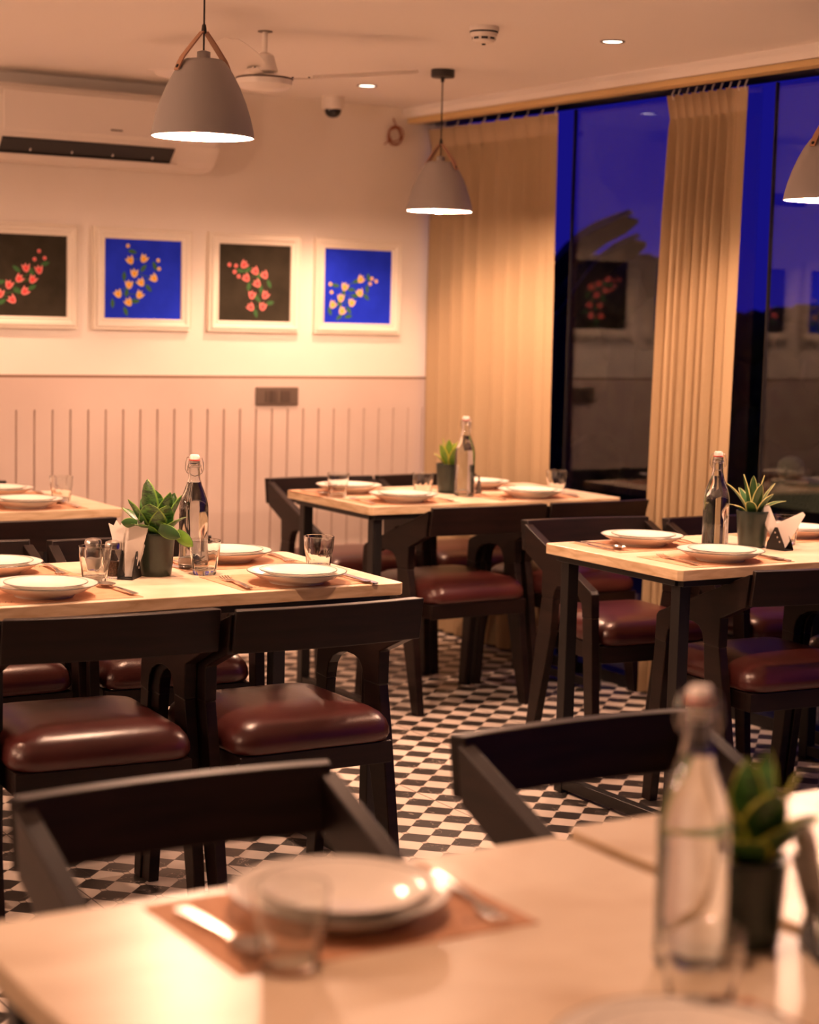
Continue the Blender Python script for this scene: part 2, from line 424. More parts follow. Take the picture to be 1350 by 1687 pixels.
# ------------------------------------------------------------------ curtains
def curtain(name, y0, y1, n, amp, seed, label, flat_end=0.0, shift=0.0, gather=.35, X=4.40):
    rnd = random.Random(seed); root = empty(name, (X, (y0 + y1) / 2, 0), 0, label, 'curtain', None)
    NU, zt, zh, zb = n * 14, 2.238, 2.155, .015
    ph = [rnd.uniform(-.5, .5) for _ in range(n + 2)]; am = [rnd.uniform(.45, 1.2) for _ in range(n + 2)]
    zs = [zt, 2.215, 2.185, zh, 2.12, 2.02, 1.8, 1.5, 1.1, .7, .35, zb]
    def row(z, off):
        pts = []; tt = (zt - z) / (zt - zb)
        for i in range(NU + 1):
            u = i / NU; ff = u * n; k = min(int(ff), n - 1); fr = ff - k
            a = am[k] * (1 - fr) + am[k + 1] * fr; p = ph[k] * (1 - fr) + ph[k + 1] * fr
            if z > zh - .001:      # pinched heading: narrow pleats
                w = abs(math.sin(PI * ff)); pinch = 1 - abs(z - zh) / (zt - zh)
                x = -amp * (.9 - .55 * pinch) * (1 - w ** .6) * 1.1
                y = u + .0
            else:
                s = math.sin(2 * PI * ff - PI / 2 + p * tt * 2.2)
                x = amp * a * (.45 + .55 * min(1, tt * 4)) * s * .9
                y = u + gather / n * .25 * math.cos(2 * PI * ff + p * 2) * min(1, tt * 3)
            if flat_end and u < flat_end:
                q = max(0, u / flat_end - .6) / .4; x = x * q - amp * .3 * (1 - q); y = u * q + y * (1 - q) if False else y * q + u * (1 - q)
            yy = y0 + (y1 - y0) * y + shift * tt
            pts.append((x + off, yy - (y0 + y1) / 2, z))
        return pts
    def sheet(za, nm, m, d0, d1):
        front = [row(z, d0) for z in za]; back = [row(z, d1) for z in za]; mb = MB(); W = NU + 1
        vs = [p for r in front for p in r] + [p for r in back for p in r]; o = len(za) * W; fs = []
        for i in range(len(za) - 1):
            for j in range(NU):
                a = i * W + j
                fs.append((a, a + 1, a + W + 1, a + W)); fs.append((o + a, o + a + W, o + a + W + 1, o + a + 1))
            fs.append((i * W, (i + 1) * W, o + (i + 1) * W, o + i * W)); fs.append((i * W + NU, o + i * W + NU, o + (i + 1) * W + NU, (i + 1) * W + NU))
        for j in range(NU):
            fs.append((j, o + j, o + j + 1, j + 1)); q = (len(za) - 1) * W + j; fs.append((q, q + 1, o + q + 1, o + q))
        mb.add(vs, fs); mb.build(nm, m, root, smooth=75)
    sheet([z for z in zs if z <= zh], 'drape', 'curtain', 0, .0015)
    sheet([z for z in zs if z >= zh], 'heading', 'curtain_head', -.0005, .0025)
    for k in range(n + 1):
        yy = y0 + (y1 - y0) * (k / n) - (y0 + y1) / 2; yy = min(max(yy, -(y1 - y0) / 2 + .01), (y1 - y0) / 2 - .01)
        MB().tube([(-.008, yy, 2.225), (-.016, yy, 2.24), (-.006, yy, 2.262)], .0028, 6).build('hook', 'white_plastic', root)
curtain('curtain', 6.165, 7.12, 9, .030, 11, 'wide beige curtain in loose folds beside the corner of the back wall', .10, -.03, X=4.415)
curtain('curtain', 5.015, 5.432, 9, .034, 23, 'narrow bunched beige curtain between the two blue window panes', .2, .035, .3)

# ------------------------------------------------------------------ back wall: air conditioner, paintings, switch, camera, cable
def air_conditioner():
    root = empty('air_conditioner', (2.36, ROOM_Y, 1.97), 0, 'white split air conditioner mounted high on the left of the back wall', 'air conditioner')
    L = .935
    prof = [(0, .30), (-.165, .292), (-.188, .275), (-.197, .24), (-.199, .10), (-.192, .088), (-.150, .040), (-.125, .020), (-.09, .006), (0, 0)]
    MB().prism(prof, 0, L, 'x').build('body', 'white_plastic', root, bevel=.006)
    MB().prism([(-.198, .268), (-.205, .262), (-.207, .12), (-.200, .102)], .022, L - .022, 'x').build('front_panel', 'white_plastic', root, bevel=.003)
    MB().prism([(-.1935, .086), (-.1955, .080), (-.140, .028), (-.128, .022)], .02, L - .20, 'x').build('air_outlet', 'dark_plastic', root)
    MB().prism([(-.150, .030), (-.155, .026), (-.128, .012), (-.12, .012)], .018, L - .17, 'x').build('louver', 'white_plastic', root, bevel=.002)
    for k in range(4): MB().box(.14 + k * .17, .143 + k * .17, -.168, -.155, .040, .050).build('louver_pin', 'white_plastic', root)
    MB().box(.455, .505, -.2085, -.205, .136, .142).build('badge', 'switch', root, bevel=.001)
air_conditioner()

FL = {
 'p1': (((0, 350), 8.03, (-19, 387, 127, 136)), [(355, 740), (515, 760), (275, 885), (440, 890), (150, 970), (345, 1050), (40, 1090), (185, 1165)], [(515, 515), (460, 625), (585, 605)], [(240, 760), (590, 680), (420, 790), (45, 940), (430, 1000), (250, 1050), (60, 1200)]),
 'p2': (((150, 360), 7.1, (171, 394, 126, 132)), [(445, 490), (605, 465), (495, 640), (435, 775), (570, 745), (720, 690), (310, 885), (560, 890), (430, 980)], [(420, 325), (770, 480), (780, 580)], [(470, 390), (600, 580), (380, 680), (660, 810), (410, 870), (250, 1000), (400, 1090), (510, 970), (730, 550)]),
 'p3': (((330, 370), 7.5, (357.5, 403, 118.5, 128)), [(520, 500), (655, 575), (770, 620), (545, 665), (680, 730), (620, 875), (785, 870), (605, 1025), (755, 1015)], [(340, 510), (420, 520), (405, 595), (455, 650)], [(560, 570), (475, 580), (830, 730), (580, 770), (730, 800), (690, 920), (845, 970), (670, 1100), (700, 650)]),
 'p4': (((505, 380), 7.5, (532, 412, 111, 124)), [(655, 610), (460, 710), (645, 780), (415, 850), (550, 905), (320, 935), (435, 1010)], [(285, 685), (300, 785), (790, 600), (845, 630), (770, 665)], [(750, 590), (600, 640), (735, 730), (540, 745), (350, 700), (450, 780), (590, 820), (725, 830), (400, 920), (285, 1020), (515, 1000), (400, 1090), (510, 1080)]),
}
def painting(x0, key, blue, label, mirror=False):
    W, z0, z1 = .343, 1.371, 1.697; H_ = z1 - z0; yb = ROOM_Y
    root = empty('framed_painting', (x0 + W / 2, yb, z0), 0, label, 'painting', None); w2 = W / 2
    # moulded frame as four mitred rails
    prof = [(0, -.012), (0, -.020), (.006, -.024), (.014, -.022), (.022, -.028), (.032, -.030), (.036, -.022), (.040, -.020), (.0455, -.024), (.048, 0)]
    rings = []
    for sx, sz in ((-1, -1), (1, -1), (1, 1), (-1, 1)):
        rings.append([(sx * (w2 + o - .002), d, (H_ / 2) + sz * (H_ / 2 + o - .002)) for o, d in prof])
    mb = MB(); n = len(prof); vs = [p for r in rings for p in r]; fs = []
    for i in range(4):
        for k in range(n): fs.append((i * n + k, i * n + (k + 1) % n, ((i + 1) % 4) * n + (k + 1) % n, ((i + 1) % 4) * n + k))
    mb.add(vs, fs); mb.build('frame', 'frame', root, smooth=25)
    (org, sc, (cx, cyp, cw, ch)), big, small, leaves = FL[key]
    rnd = random.Random(len(key) + int(x0 * 100)); mb = MB()
    mb.box(-w2, w2, -.013, -.004, 0, H_, 0)
    def uv(p): 
        u = ((org[0] + p[0] / sc) - cx) / cw; v = 1 - ((org[1] + p[1] / sc) - cyp) / ch
        if mirror: u = 1 - u
        return (-w2 + u * W, v * H_)
    def flat(pts, mi, d):
        pts = [(min(max(x, -w2 + .002), w2 - .002), min(max(z, .002), H_ - .002)) for x, z in pts]
        c = (sum(p[0] for p in pts) / len(pts), sum(p[1] for p in pts) / len(pts)); nn = len(pts)
        mb.add([(x, -.013 - d, z) for x, z in pts] + [(c[0], -.013 - d, c[1])], [(i, (i + 1) % nn, nn) for i in range(nn)], mi)
    for p in leaves:
        x, z = uv(p); a = rnd.uniform(0, PI); L = .021; w = .009
        flat([(x + L * math.cos(t) * math.cos(a) - w * math.sin(t) * abs(math.sin(t)) * math.sin(a), z + L * math.cos(t) * math.sin(a) + w * math.sin(t) * abs(math.sin(t)) * math.cos(a)) for t in [2 * PI * k / 14 for k in range(14)]], 3, .0008)
    # stem through the flowers
    st = sorted([uv(p) for p in big], key=lambda q: q[1])
    for a, b in zip(st[:-1], st[1:]):
        dx, dz = b[0] - a[0], b[1] - a[1]; ln = math.hypot(dx, dz) or 1; nx, nz = -dz / ln * .0012, dx / ln * .0012
        flat([(a[0] + nx, a[1] + nz), (b[0] + nx, b[1] + nz), (b[0] - nx, b[1] - nz), (a[0] - nx, a[1] - nz)], 3, .0012)
    for p in big:
        x, z = uv(p); a = rnd.uniform(-.9, .9); s = .0188
        tul = [(-.75, -.15), (-.95, .75), (-.45, .35), (-.1, 1.0), (.25, .38), (.85, .85), (.78, -.1), (.45, -.75), (0, -.95), (-.45, -.7)]
        rt = lambda q, k: (x + s * k * (q[0] * math.cos(a) - q[1] * math.sin(a)), z + s * k * (q[0] * math.sin(a) + q[1] * math.cos(a)))
        flat([rt(q, 1.05) for q in tul], 2, .0016); flat([rt((q[0] * .62, q[1] * .72 - .08), 1) for q in tul], 1, .0022)
    for p in small:
        x, z = uv(p); flat([(x + .0085 * math.cos(t), z + .0085 * math.sin(t)) for t in [2 * PI * k / 9 for k in range(9)]], 2, .0016)
        flat([(x + .005 * math.cos(t), z - .001 + .005 * math.sin(t)) for t in [2 * PI * k / 9 for k in range(9)]], 1, .0022)
    mb.build('canvas', ['canvas_blue', 'petal_yellow', 'petal_yellow_tip', 'painted_leaf'] if blue else ['canvas_black', 'petal_pink', 'petal_pink_tip', 'painted_leaf'], root)
painting(2.368, 'p1', False, 'black painting of pink flowers in cream frame, cut by the left image edge')
painting(2.868, 'p2', True, 'blue painting with a tall branching spray of yellow flowers, under the air conditioner')
painting(3.379, 'p3', False, 'black painting of pink flowers in a downward hook shape, above the wall socket')
painting(3.884, 'p4', True, 'blue painting of yellow flowers low on the left, nearest the curtain')
painting(1.860, 'p4', True, 'blue flower painting seen only mirrored in the window glass', True)

sw = empty('switch_plate', (3.663, ROOM_Y - .016, 1.054), 0, 'grey brown switch and socket plate on the dado under the third painting', 'switch plate')
MB().box(-.102, .102, -.012, 0, -.039, .039).build('plate', 'switch', sw, bevel=.004)
for i, (a, b) in enumerate(((-.06, -.035), (-.033, -.008), (.014, .06))): MB().box(a, b, -.016, -.011, -.025, .025).build('switch_key', 'switch_key', sw, bevel=.002)
MB().box(-.004, .010, -.0155, -.0115, -.025, .025).build('indicator', 'switch', sw, bevel=.002)

dc = empty('dome_camera', (3.83, 6.99, ROOM_H), 0, 'white dome security camera on the ceiling near the back wall', 'security camera')
MB().lathe([(.0, 0), (.050, 0), (.050, -.004), (.046, -.006), (.046, -.046), (.041, -.054), (.0, -.054)], 40).build('housing', 'white_plastic', dc, smooth=30)
MB().lathe([(.036, -.050), (.036, -.060), (.031, -.075), (.018, -.086), (.0, -.089)], 32).build('dome', mat('black_dome', (.01, .01, .012), .08), dc, smooth=60)

cc = empty('cable_coil', (4.225, ROOM_Y, 2.22), 0, 'small coil of brown cable hanging on the wall in the corner', 'cable')
mb = MB()
for k in range(4):
    rr = .030 + .003 * k; ox = .004 * math.sin(k * 2.1); oz = .004 * math.cos(k * 1.7)
    mb.tube([(ox + rr * math.cos(t), -.012 - .004 * k + .004 * math.sin(3 * t + k), -.02 + oz + rr * math.sin(t) * (1 + .1 * math.sin(k))) for t in [2 * PI * i / 28 for i in range(28)]], .0026, 6, closed=True)
mb.tube([(.004, -.01, .01), (.002, -.016, .03), (-.004, -.01, .048), (0, -.004, .055)], .0028, 6)
mb.tube([(-.02, -.02, -.03), (-.036, -.018, -.048), (-.048, -.008, -.062)], .0022, 6)
mb.tube([(-.03, -.02, 0), (0, -.026, .012), (.03, -.02, -.008)], .0026, 6)
mb.build('coil', 'cable', cc, smooth=60)

sd = empty('smoke_detector', (3.27, 4.99, ROOM_H), 0, 'round white smoke detector with slotted vents on the ceiling', 'smoke detector')
MB().lathe([(0, 0), (.046, 0), (.048, -.010), (.046, -.014), (.043, -.014), (.043, -.020), (.041, -.030), (.036, -.033), (.036, -.042), (.030, -.048), (.012, -.052), (0, -.052)], 48).build('housing', 'white_plastic', sd, smooth=30)
MB().lathe([(.0445, -.0142), (.0450, -.0150), (.0450, -.0185), (.0440, -.0195)], 48).build('dark_gap', 'dark_plastic', sd, smooth=30)
for k in range(8):
    a0 = k * PI / 4; pts = []
    for r_, z_ in ((.0372, -.0335), (.0372, -.0405)):
        pts += [(r_ * math.cos(a0 + t), r_ * math.sin(a0 + t), z_) for t in (0, .2, .4, .55)]
    MB().add(pts, [(i, i + 1, i + 5, i + 4) for i in range(3)]).build('vent_slot', 'dark_plastic', sd)
MB().lathe([(0, -.051), (.006, -.052), (.006, -.056), (0, -.057)], 16).build('indicator', 'dark_plastic', sd, smooth=30)

# ------------------------------------------------------------------ lamps
def downlight(x, y, label, seen=True):
    root = empty('downlight', (x, y, ROOM_H), 0, label, 'ceiling light', 'recessed ceiling downlights')
    MB().lathe([(.030, 0), (.034, -.003), (.037, -.004), (.041, -.002), (.041, 0)], 40).build('trim_ring', 'white_plastic' if not seen else 'switch', root, smooth=40)
    MB().lathe([(0, -.0015), (.031, -.0015), (.031, -.0005), (0, -.0005)], 32).build('diffuser', 'diffuser', root)
    ld = bpy.data.lights.new('downlight_beam', 'SPOT'); ld.energy = SPOT_POWER; ld.color = WARM; ld.spot_size = R(96); ld.spot_blend = .42; ld.shadow_soft_size = .03
    if y < 2: ld.energy = SPOT_POWER * .7
    lo = bpy.data.objects.new('downlight_beam', ld); col.objects.link(lo); lo.parent = root; lo.location = (0, 0, -.012)
for x, y, lab in ((3.758, 4.966, 'recessed downlight between the smoke detector and the narrow curtain'), (3.748, 6.561, 'recessed downlight between the fan blade tip and the dome camera'),
                  (2.08, 6.56, 'recessed downlight outside the frame over the left of the back wall'), (2.08, 4.97, 'recessed downlight above the frame near the left pendant'),
                  (3.758, 3.38, 'recessed downlight above the frame by the right window'), (2.08, 3.38, 'recessed downlight above the frame over the middle aisle'),
                  (.45, 6.56, 'recessed downlight at the far left of the back wall'), (.45, 4.97, 'recessed downlight over the far left tables'),
                  (.90, 1.45, 'added downlight above the frame to brighten the foreground table')):  # last one is added, off the grid, to brighten the foreground table
    downlight(x, y, lab)

def pendant():
    root = empty('pendant_lamp', (0, 0, 0), 0, 'x', 'pendant lamp', 'grey pendant lamps')
    # origin at the rim centre of the shade
    out = [(.124, 0), (.1215, .018), (.114, .048), (.103, .082), (.088, .118), (.071, .150), (.056, .172), (.050, .178), (.044, .180)]
    th = .0025
    MB().lathe(out, 64).build('shade', 'shade', root, smooth=40)
    MB().lathe([(r - th, z - (.0 if i else 0)) for i, (r, z) in enumerate(out)][:-1] + [(.0, .1765)], 64).build('shade_lining', 'shade_in', root, smooth=40)
    MB().lathe([(.1245, -.001), (.1215, -.001), (.1215, .002), (.1245, .002)], 64, closed=True).build('rim', 'shade', root)
    MB().lathe([(0, .1775), (.046, .179), (.046, .181), (.016, .184), (.016, .20), (.006, .203), (0, .203)], 32).build('cap', 'shade', root, smooth=30)
    MB().lathe([(0, -.009), (.012, -.007), (.024, .001), (.030, .016), (.027, .032), (.016, .054), (.013, .072), (0, .072)], 24).build('bulb', 'bulb', root, smooth=60)
    MB().lathe([(.0, .072), (.016, .072), (.018, .176), (0, .176)], 20).build('socket', 'dark_plastic', root, smooth=30)
    for s in (-1, 1):   # leather strap: two taut limbs meeting above the shade
        pts = [(s * .0745, .150), (s * .066, .168), (s * .058, .182), (s * .030, .216), (s * .004, .246)]
        rings = []
        for i, (x, z) in enumerate(pts):
            w = (.0095, .0105, .0105, .0105, .009)[i]
            rings.append([(x, -w, z), (x, w, z), (x + s * .0026, w, z + .0020), (x + s * .0026, -w, z + .0020)])
        MB().loft(rings).build('strap', 'strap', root, smooth=40)
        MB().lathe([(0, .0), (.005, 0), (.004, .002), (0, .003)], 12).xf(Matrix.Translation((s * .0735, 0, .160)) @ Matrix.Rotation(s * R(65), 4, 'Y')).build('rivet', 'steel', root)
    MB().lathe([(0, .243), (.0055, .243), (.0065, .250), (.005, .262), (.0025, .266), (0, .266)], 16).build('cord_grip', 'cord', root, smooth=40)
    return root
pen = Kind(pendant())
def hang(x, y, z, rz, label):
    p = pen.put((x, y, z), rz, label)
    h = ROOM_H - z
    MB().tube([(0, 0, .20), (0, 0, h - .028)], .0023, 8).build('cord', 'cord', p)
    MB().lathe([(0, 0), (.044, 0), (.044, -.024), (.041, -.028), (.008, -.028), (.006, -.045), (0, -.046)], 40, (0, 0, h)).build('ceiling_rose', 'dark_plastic', p, smooth=30)
hang(3.722, 5.95, 1.806, R(-70), 'smaller looking grey pendant lamp in front of the wide curtain')
_base = pen.p
def hang2(x, y, z, rz, label, cat_note=None):
    p = dup(_base, (x, y, z), rz, label)
    h = ROOM_H - z
    for c in list(p.children):
        if c.name.startswith('cord') and not c.name.startswith('cord_grip') or c.name.startswith('ceiling_rose'):
            bpy.data.objects.remove(c)
    MB().tube([(0, 0, .20), (0, 0, h - .028)], .0023, 8).build('cord', 'cord', p)
    MB().lathe([(0, 0), (.044, 0), (.044, -.024), (.041, -.028), (.008, -.028), (.006, -.045), (0, -.046)], 40, (0, 0, h)).build('ceiling_rose', 'dark_plastic', p, smooth=30)
hang2(1.908, 4.13, 1.830, R(8), 'large grey pendant lamp with leather strap, hanging in front of the air conditioner')
hang2(3.863, 4.051, 1.780, R(8), 'grey pendant lamp cut off by the right image edge')

# fill lamps added outside the frame to brighten the upper back wall
def added_fill_lamp():
    root = empty('added_fill_lamp', (0, 0, 0), 0, 'x', 'fill lamp', 'added opal globe fill lamps')
    MB().lathe([(0, 0), (.05, 0), (.05, .012), (.044, .016), (0, .016)], 32).xf(Matrix.Rotation(R(90), 4, 'Y')).build('wall_plate', 'steel', root, smooth=30)
    MB().tube([(.014, 0, 0), (.09, 0, 0), (.12, 0, .01), (.13, 0, .04)], .008, 10).build('bracket', 'steel', root, smooth=50)
    MB().lathe([(0, .035), (.03, .037), (.034, .05), (0, .052)], 24, (.13, 0, 0)).build('gallery', 'steel', root, smooth=30)
    MB().lathe([(.001, -.085), (.045, -.072), (.075, -.04), (.085, 0), (.075, .04), (.045, .072), (.001, .085)], 32, (.13, 0, .135)).build('globe', 'globe', root, smooth=70)
    return root
wl = Kind(added_fill_lamp())
wl.put((LEFT_X, 3.6, 1.70), 0, 'added fill lamp, opal globe on the left wall, nearer the foreground table')
wl.put((LEFT_X, 5.4, 1.70), 0, 'added fill lamp, opal globe on the left wall, nearer the back corner')

# ceiling fan
fan = empty('ceiling_fan', (2.775, 5.535, ROOM_H), 0, 'white three blade ceiling fan behind the large pendant lamp', 'ceiling fan')
MB().lathe([(0, 0), (.024, 0), (.024, -.003), (0, -.003)], 24).build('ceiling_plate', 'switch', fan)
MB().tube([(0, 0, 0), (0, 0, -.085)], .0085, 14).build('down_rod', 'white_plastic', fan, smooth=40)
MB().lathe([(0, -.068), (.012, -.068), (.030, -.078), (.034, -.092), (.040, -.115), (.046, -.128), (.044, -.130), (0, -.130)], 32).build('canopy', 'white_plastic', fan, smooth=40)
MB().lathe([(0, -.152), (.030, -.152), (.052, -.158), (.083, -.163), (.092, -.170), (.090, -.188), (.076, -.200), (.045, -.207), (0, -.209)], 44).xf(Matrix.Translation((0, 0, .016))).build('motor_housing', 'white_plastic', fan, smooth=40)
MB().lathe([(.093, -.1655), (.0945, -.167), (.0945, -.170), (.093, -.1715)], 44, closed=True).xf(Matrix.Translation((0, 0, .016))).build('trim_band', 'switch', fan)
for k, ang in enumerate((-18, 112, 230)):
    a = R(ang); ca, sa = math.cos(a), math.sin(a)
    m_ = Matrix.Rotation(a, 4, 'Z') @ Matrix.Translation((0, 0, -.146)) @ Matrix.Rotation(R(-3.0), 4, 'Y') @ Matrix.Rotation(R(11), 4, 'X')
    rings = []
    for r_, w0, w1, z in ((.16, -.035, .035, .0), (.20, -.050, .050, .003), (.30, -.062, .056, .008), (.42, -.058, .050, .014), (.50, -.050, .040, .018), (.515, -.02, .02, .019)):
        rings.append([(r_, w0, z - .004), (r_, 0, z + .003), (r_, w1, z - .004), (r_, w1, z - .0025), (r_, 0, z + .0045), (r_, w0, z - .0025)])
    bl = MB().loft(rings).xf(m_).build('blade', 'white_plastic', fan, smooth=40)
    MB().box(.07, .175, -.018, .018, -.0065, -.0045).xf(m_).build('blade_bracket', 'white_plastic', bl)
    for q in (.095, .15, .168): MB().lathe([(0, 0), (.004, 0), (.003, .004), (0, .004)], 8, (q, .008, -.0045)).xf(m_).build('screw', 'steel', bl)

# ------------------------------------------------------------------ tables
def table(name_label, x0, x1, y0, y1, bars=True, group=None):
    root = empty('dining_table', ((x0 + x1) / 2, (y0 + y1) / 2, 0), 0, name_label, 'table')
    w, d = (x1 - x0) / 2, (y1 - y0) / 2; t = .030; c = .012
    # top slab with lightly clipped corners; side faces use the edge material
    pts = [(-w + c, -d), (w - c, -d), (w, -d + c), (w, d - c), (w - c, d), (-w + c, d), (-w, d - c), (-w, -d + c)]
    mb = MB(); n = 8
    vs = [(x, y, .75 - t) for x, y in pts] + [(x, y, .75) for x, y in pts]
    mb.add(vs, [tuple(range(n))], 0); mb.add(vs, [tuple(range(n, 2 * n))], 0)
    mb.add(vs, [(i, (i + 1) % n, (i + 1) % n + n, i + n) for i in range(n)], 1)
    top = mb; o = top.build('table_top', ['stone', 'stone_edge'], root)
    me = o.data; bm = bmesh.new(); bm.from_mesh(me); bmesh.ops.remove_doubles(bm, verts=bm.verts, dist=.0001); bmesh.ops.recalc_face_normals(bm, faces=bm.faces); bm.to_mesh(me); bm.free()
    b = o.modifiers.new('bevel', 'BEVEL'); b.width = .002; b.segments = 2
    a, e = .05, .016
    mb = MB(); mb.box(-w + a - .02, w - a + .02, -d + .02, -d + .045, .70, .7195); mb.box(-w + a - .02, w - a + .02, d - .045, d - .02, .70, .7195)
    mb.box(-w + .02, -w + .045, -d + .045, d - .045, .70, .7195); mb.box(w - .045, w - .02, -d + .045, d - .045, .70, .7195)
    mb.build('apron_frame', 'steel', root, bevel=.002)
    for sx in (-1, 1):
        for sy in (-1, 1):
            cx, cyy = sx * (w - .055), sy * (d - .06); MB().box(cx - .019, cx + .019, cyy - .019, cyy + .019, 0.0, .70).build('leg', 'steel', root, bevel=.002)
        if bars: MB().box(sx * (w - .055) - .017, sx * (w - .055) + .017, -d + .08, d - .08, .012, .046).build('foot_bar', 'steel', root, bevel=.002)
    return root
TB = {'B': (1.29, 2.39, 3.935, 4.585), 'C': (3.21, 4.31, 3.855, 4.49), 'D': (1.29, 2.39, 5.76, 6.40), 'E': (3.22, 4.32, 5.545, 6.18), 'A': (.605, 1.405, 1.07, 1.905), 'F': (1.434, 2.24, 1.10, 1.935)}
table('beige marble table on the left in focus, laid around the snake plant', *TB['B'])
table('beige marble table on the right beside the narrow curtain, laid for dinner', *TB['C'])
table('beige marble table at the far left, below the air conditioner', *TB['D'])
table('beige marble table farthest back, in front of the wide curtain', *TB['E'])
table('large blurred beige table across the bottom foreground', *TB['A'])
table('blurred beige table at the lower right, behind the seam with the foreground table', *TB['F'])

# ------------------------------------------------------------------ chairs
def make_chair():
    # local frame: x across, y forward (towards the table) from the top of the backrest, z up
    root = empty('dining_chair', (0, 0, 0), 0, 'x', 'chair', 'dark wooden armchairs with oxblood seats')
    hw, th = .250, .030
    # backrest plank, slightly bowed outwards
    N = 16; rings = []
    for i in range(N + 1):
        u = -1 + 2 * i / N; x = u * hw; bow = -.020 * (1 - u * u)
        rings.append([(x, bow, .75), (x * .955, bow + .029, .75), (x * .955, bow + .044, .650), (x, bow + .015, .650)])
    MB().loft(rings).build('backrest', 'wood', root, smooth=25, bevel=.0025)
    arch = [(.405, .500), (.398, .527), (.380, .548), (.350, .562), (.310, .570), (.275, .569), (.250, .562), (.235, .548), (.228, .530)]
    arm = [(.0265, .7385), (.447, .575), (.458, .563), (.462, .490)] + [(.406, .485)] + arch + [(.224, .515), (.152, .515), (.150, .598), (.041, .645)]
    rear = [(.152, .515), (.224, .515), (.214, .40), (.105, 0), (.060, 0), (.128, .40)]
    front = [(.406, .485), (.462, .490), (.500, 0), (.456, 0), (.428, .25)]
    for s in (-1, 1):
        a0, a1 = s * (hw - th), s * hw
        MB().prism(arm, a0, a1, 'x').build('armrest', 'wood', root, bevel=.0025)
        MB().prism(rear, a0 + s * .001, a1 - s * .001, 'x').build('leg', 'wood', root, bevel=.0025)
        MB().prism(front, a0 + s * .001, a1 - s * .001, 'x').build('leg', 'wood', root, bevel=.0025)
    # upholstered seat: rounded cushion
    def rr(inset, z, crown=0):
        hx, y0, y1, c = .212 - inset, .045 + inset, .478 - inset, max(.055 - inset * .3, .01); pts = []
        for (cx, cyy, a0) in ((hx - c, y1 - c, 0), (-hx + c, y1 - c, 90), (-hx + c, y0 + c, 180), (hx - c, y0 + c, 270)):
            for k in range(7):
                a = R(a0 + k * 15); pts.append((cx + c * math.cos(a), cyy + c * math.sin(a), z))
        return pts
    rings = [rr(.014, .398), rr(.004, .402), rr(-.001, .414), rr(.0, .430), rr(.006, .447), rr(.018, .462), rr(.036, .473), rr(.065, .481), rr(.105, .486), rr(.150, .488)]
    MB().loft(rings).build('seat', 'leather', root, smooth=70)
    mb = MB()
    mb.box(-.205, .205, .055, .078, .345, .3975); mb.box(-.205, .205, .448, .470, .345, .3975); mb.box(-.205, -.183, .078, .448, .345, .3975); mb.box(.183, .205, .078, .448, .345, .3975)
    mb.build('seat_frame', 'wood', root, bevel=.002)
    return root
ch = Kind(make_chair())
def near(cx, y, deg, label): ch.put((cx, y, 0), R(deg), label)           # back towards the camera side, seat towards +Y
def far(cx, y, deg, label): ch.put((cx, y, 0), R(180 + deg), label)      # faces the camera side
near(1.540, 3.755, -4, 'dark wooden chair at the lower left edge, shiny oxblood seat, second from the aisle')
near(2.055, 3.700, 1, 'dark wooden chair with oxblood seat, nearest the aisle at the left table in focus')
far(1.57, 5.08, 0, 'dark chair on the far side of the left table in focus, mostly hidden behind plates')
far(2.105, 5.02, -6, 'dark chair beyond the left table in focus, back rail behind the snake plant')
near(2.02, 5.52, 0, 'dark chair pulled up to the far left table, nearest the aisle')
near(1.50, 5.52, 0, 'dark chair pulled up to the far left table at the left image edge')
far(2.10, 6.82, 0, 'dark chair against the grooved dado behind the far left table, nearest the aisle')
far(1.55, 6.82, 0, 'dark chair against the dado behind the far left table, outermost on the left')
near(3.655, 5.440, 1.5, 'dark chair with oxblood seat seen from behind at the farthest table, on its aisle side')
near(4.175, 5.455, 1.5, 'dark chair seen from behind at the farthest table, close to the window')
far(3.612, 6.645, 0, 'dark angular chair against the dado behind the farthest table, on its left corner')
far(4.122, 6.645, 0, 'dark chair behind the farthest table, next to the wide curtain')
far(3.755, 5.02, -5, 'dark angular chair behind the right table, its arm and legs showing at the table corner')
far(4.265, 4.92, -3, 'dark chair behind the right table, below the narrow curtain')
near(3.647, 3.745, -4, 'dark chair seen from behind at the right table, its back hiding the table edge')
near(4.18, 3.72, 0, 'dark chair with oxblood seat at the right image edge in front of the right table')
far(1.080, 2.400, 0, 'blurred dark chair in the lower left foreground facing the camera')
far(1.835, 2.462, 0, 'blurred dark chair facing the camera in front of the patterned floor, centre right')

# ------------------------------------------------------------------ tableware prototypes
def make_plate(r, h, name):
    root = empty(name, (0, 0, 0), 0, 'x', 'plate', None)
    k = r / .124
    outp = [(0, .004), (.058 * k, .004), (.062 * k, 0), (.068 * k, 0), (.071 * k, .005), (.095 * k, h * .45), (.114 * k, h * .80), (.1235 * k, h - .001), (.1240 * k, h)]
    inn = [(.1225 * k, h + .0004), (.112 * k, h * .86), (.094 * k, h * .55), (.078 * k, h * .36), (.0, h * .30)]
    MB().lathe(outp + inn, 72).build('dish', 'china', root, smooth=50)
    MB().lathe([(.1242 * k, h - .0012), (.1246 * k, h), (.1236 * k, h + .0010), (.1222 * k, h + .0006), (.1232 * k, h - .0004)], 72, closed=True).build('rim_line', 'rimline', root)
    return root
plate_big = Kind(make_plate(.124, .030, 'dinner_plate'))
plate_small = Kind(make_plate(.0965, .020, 'side_plate'))
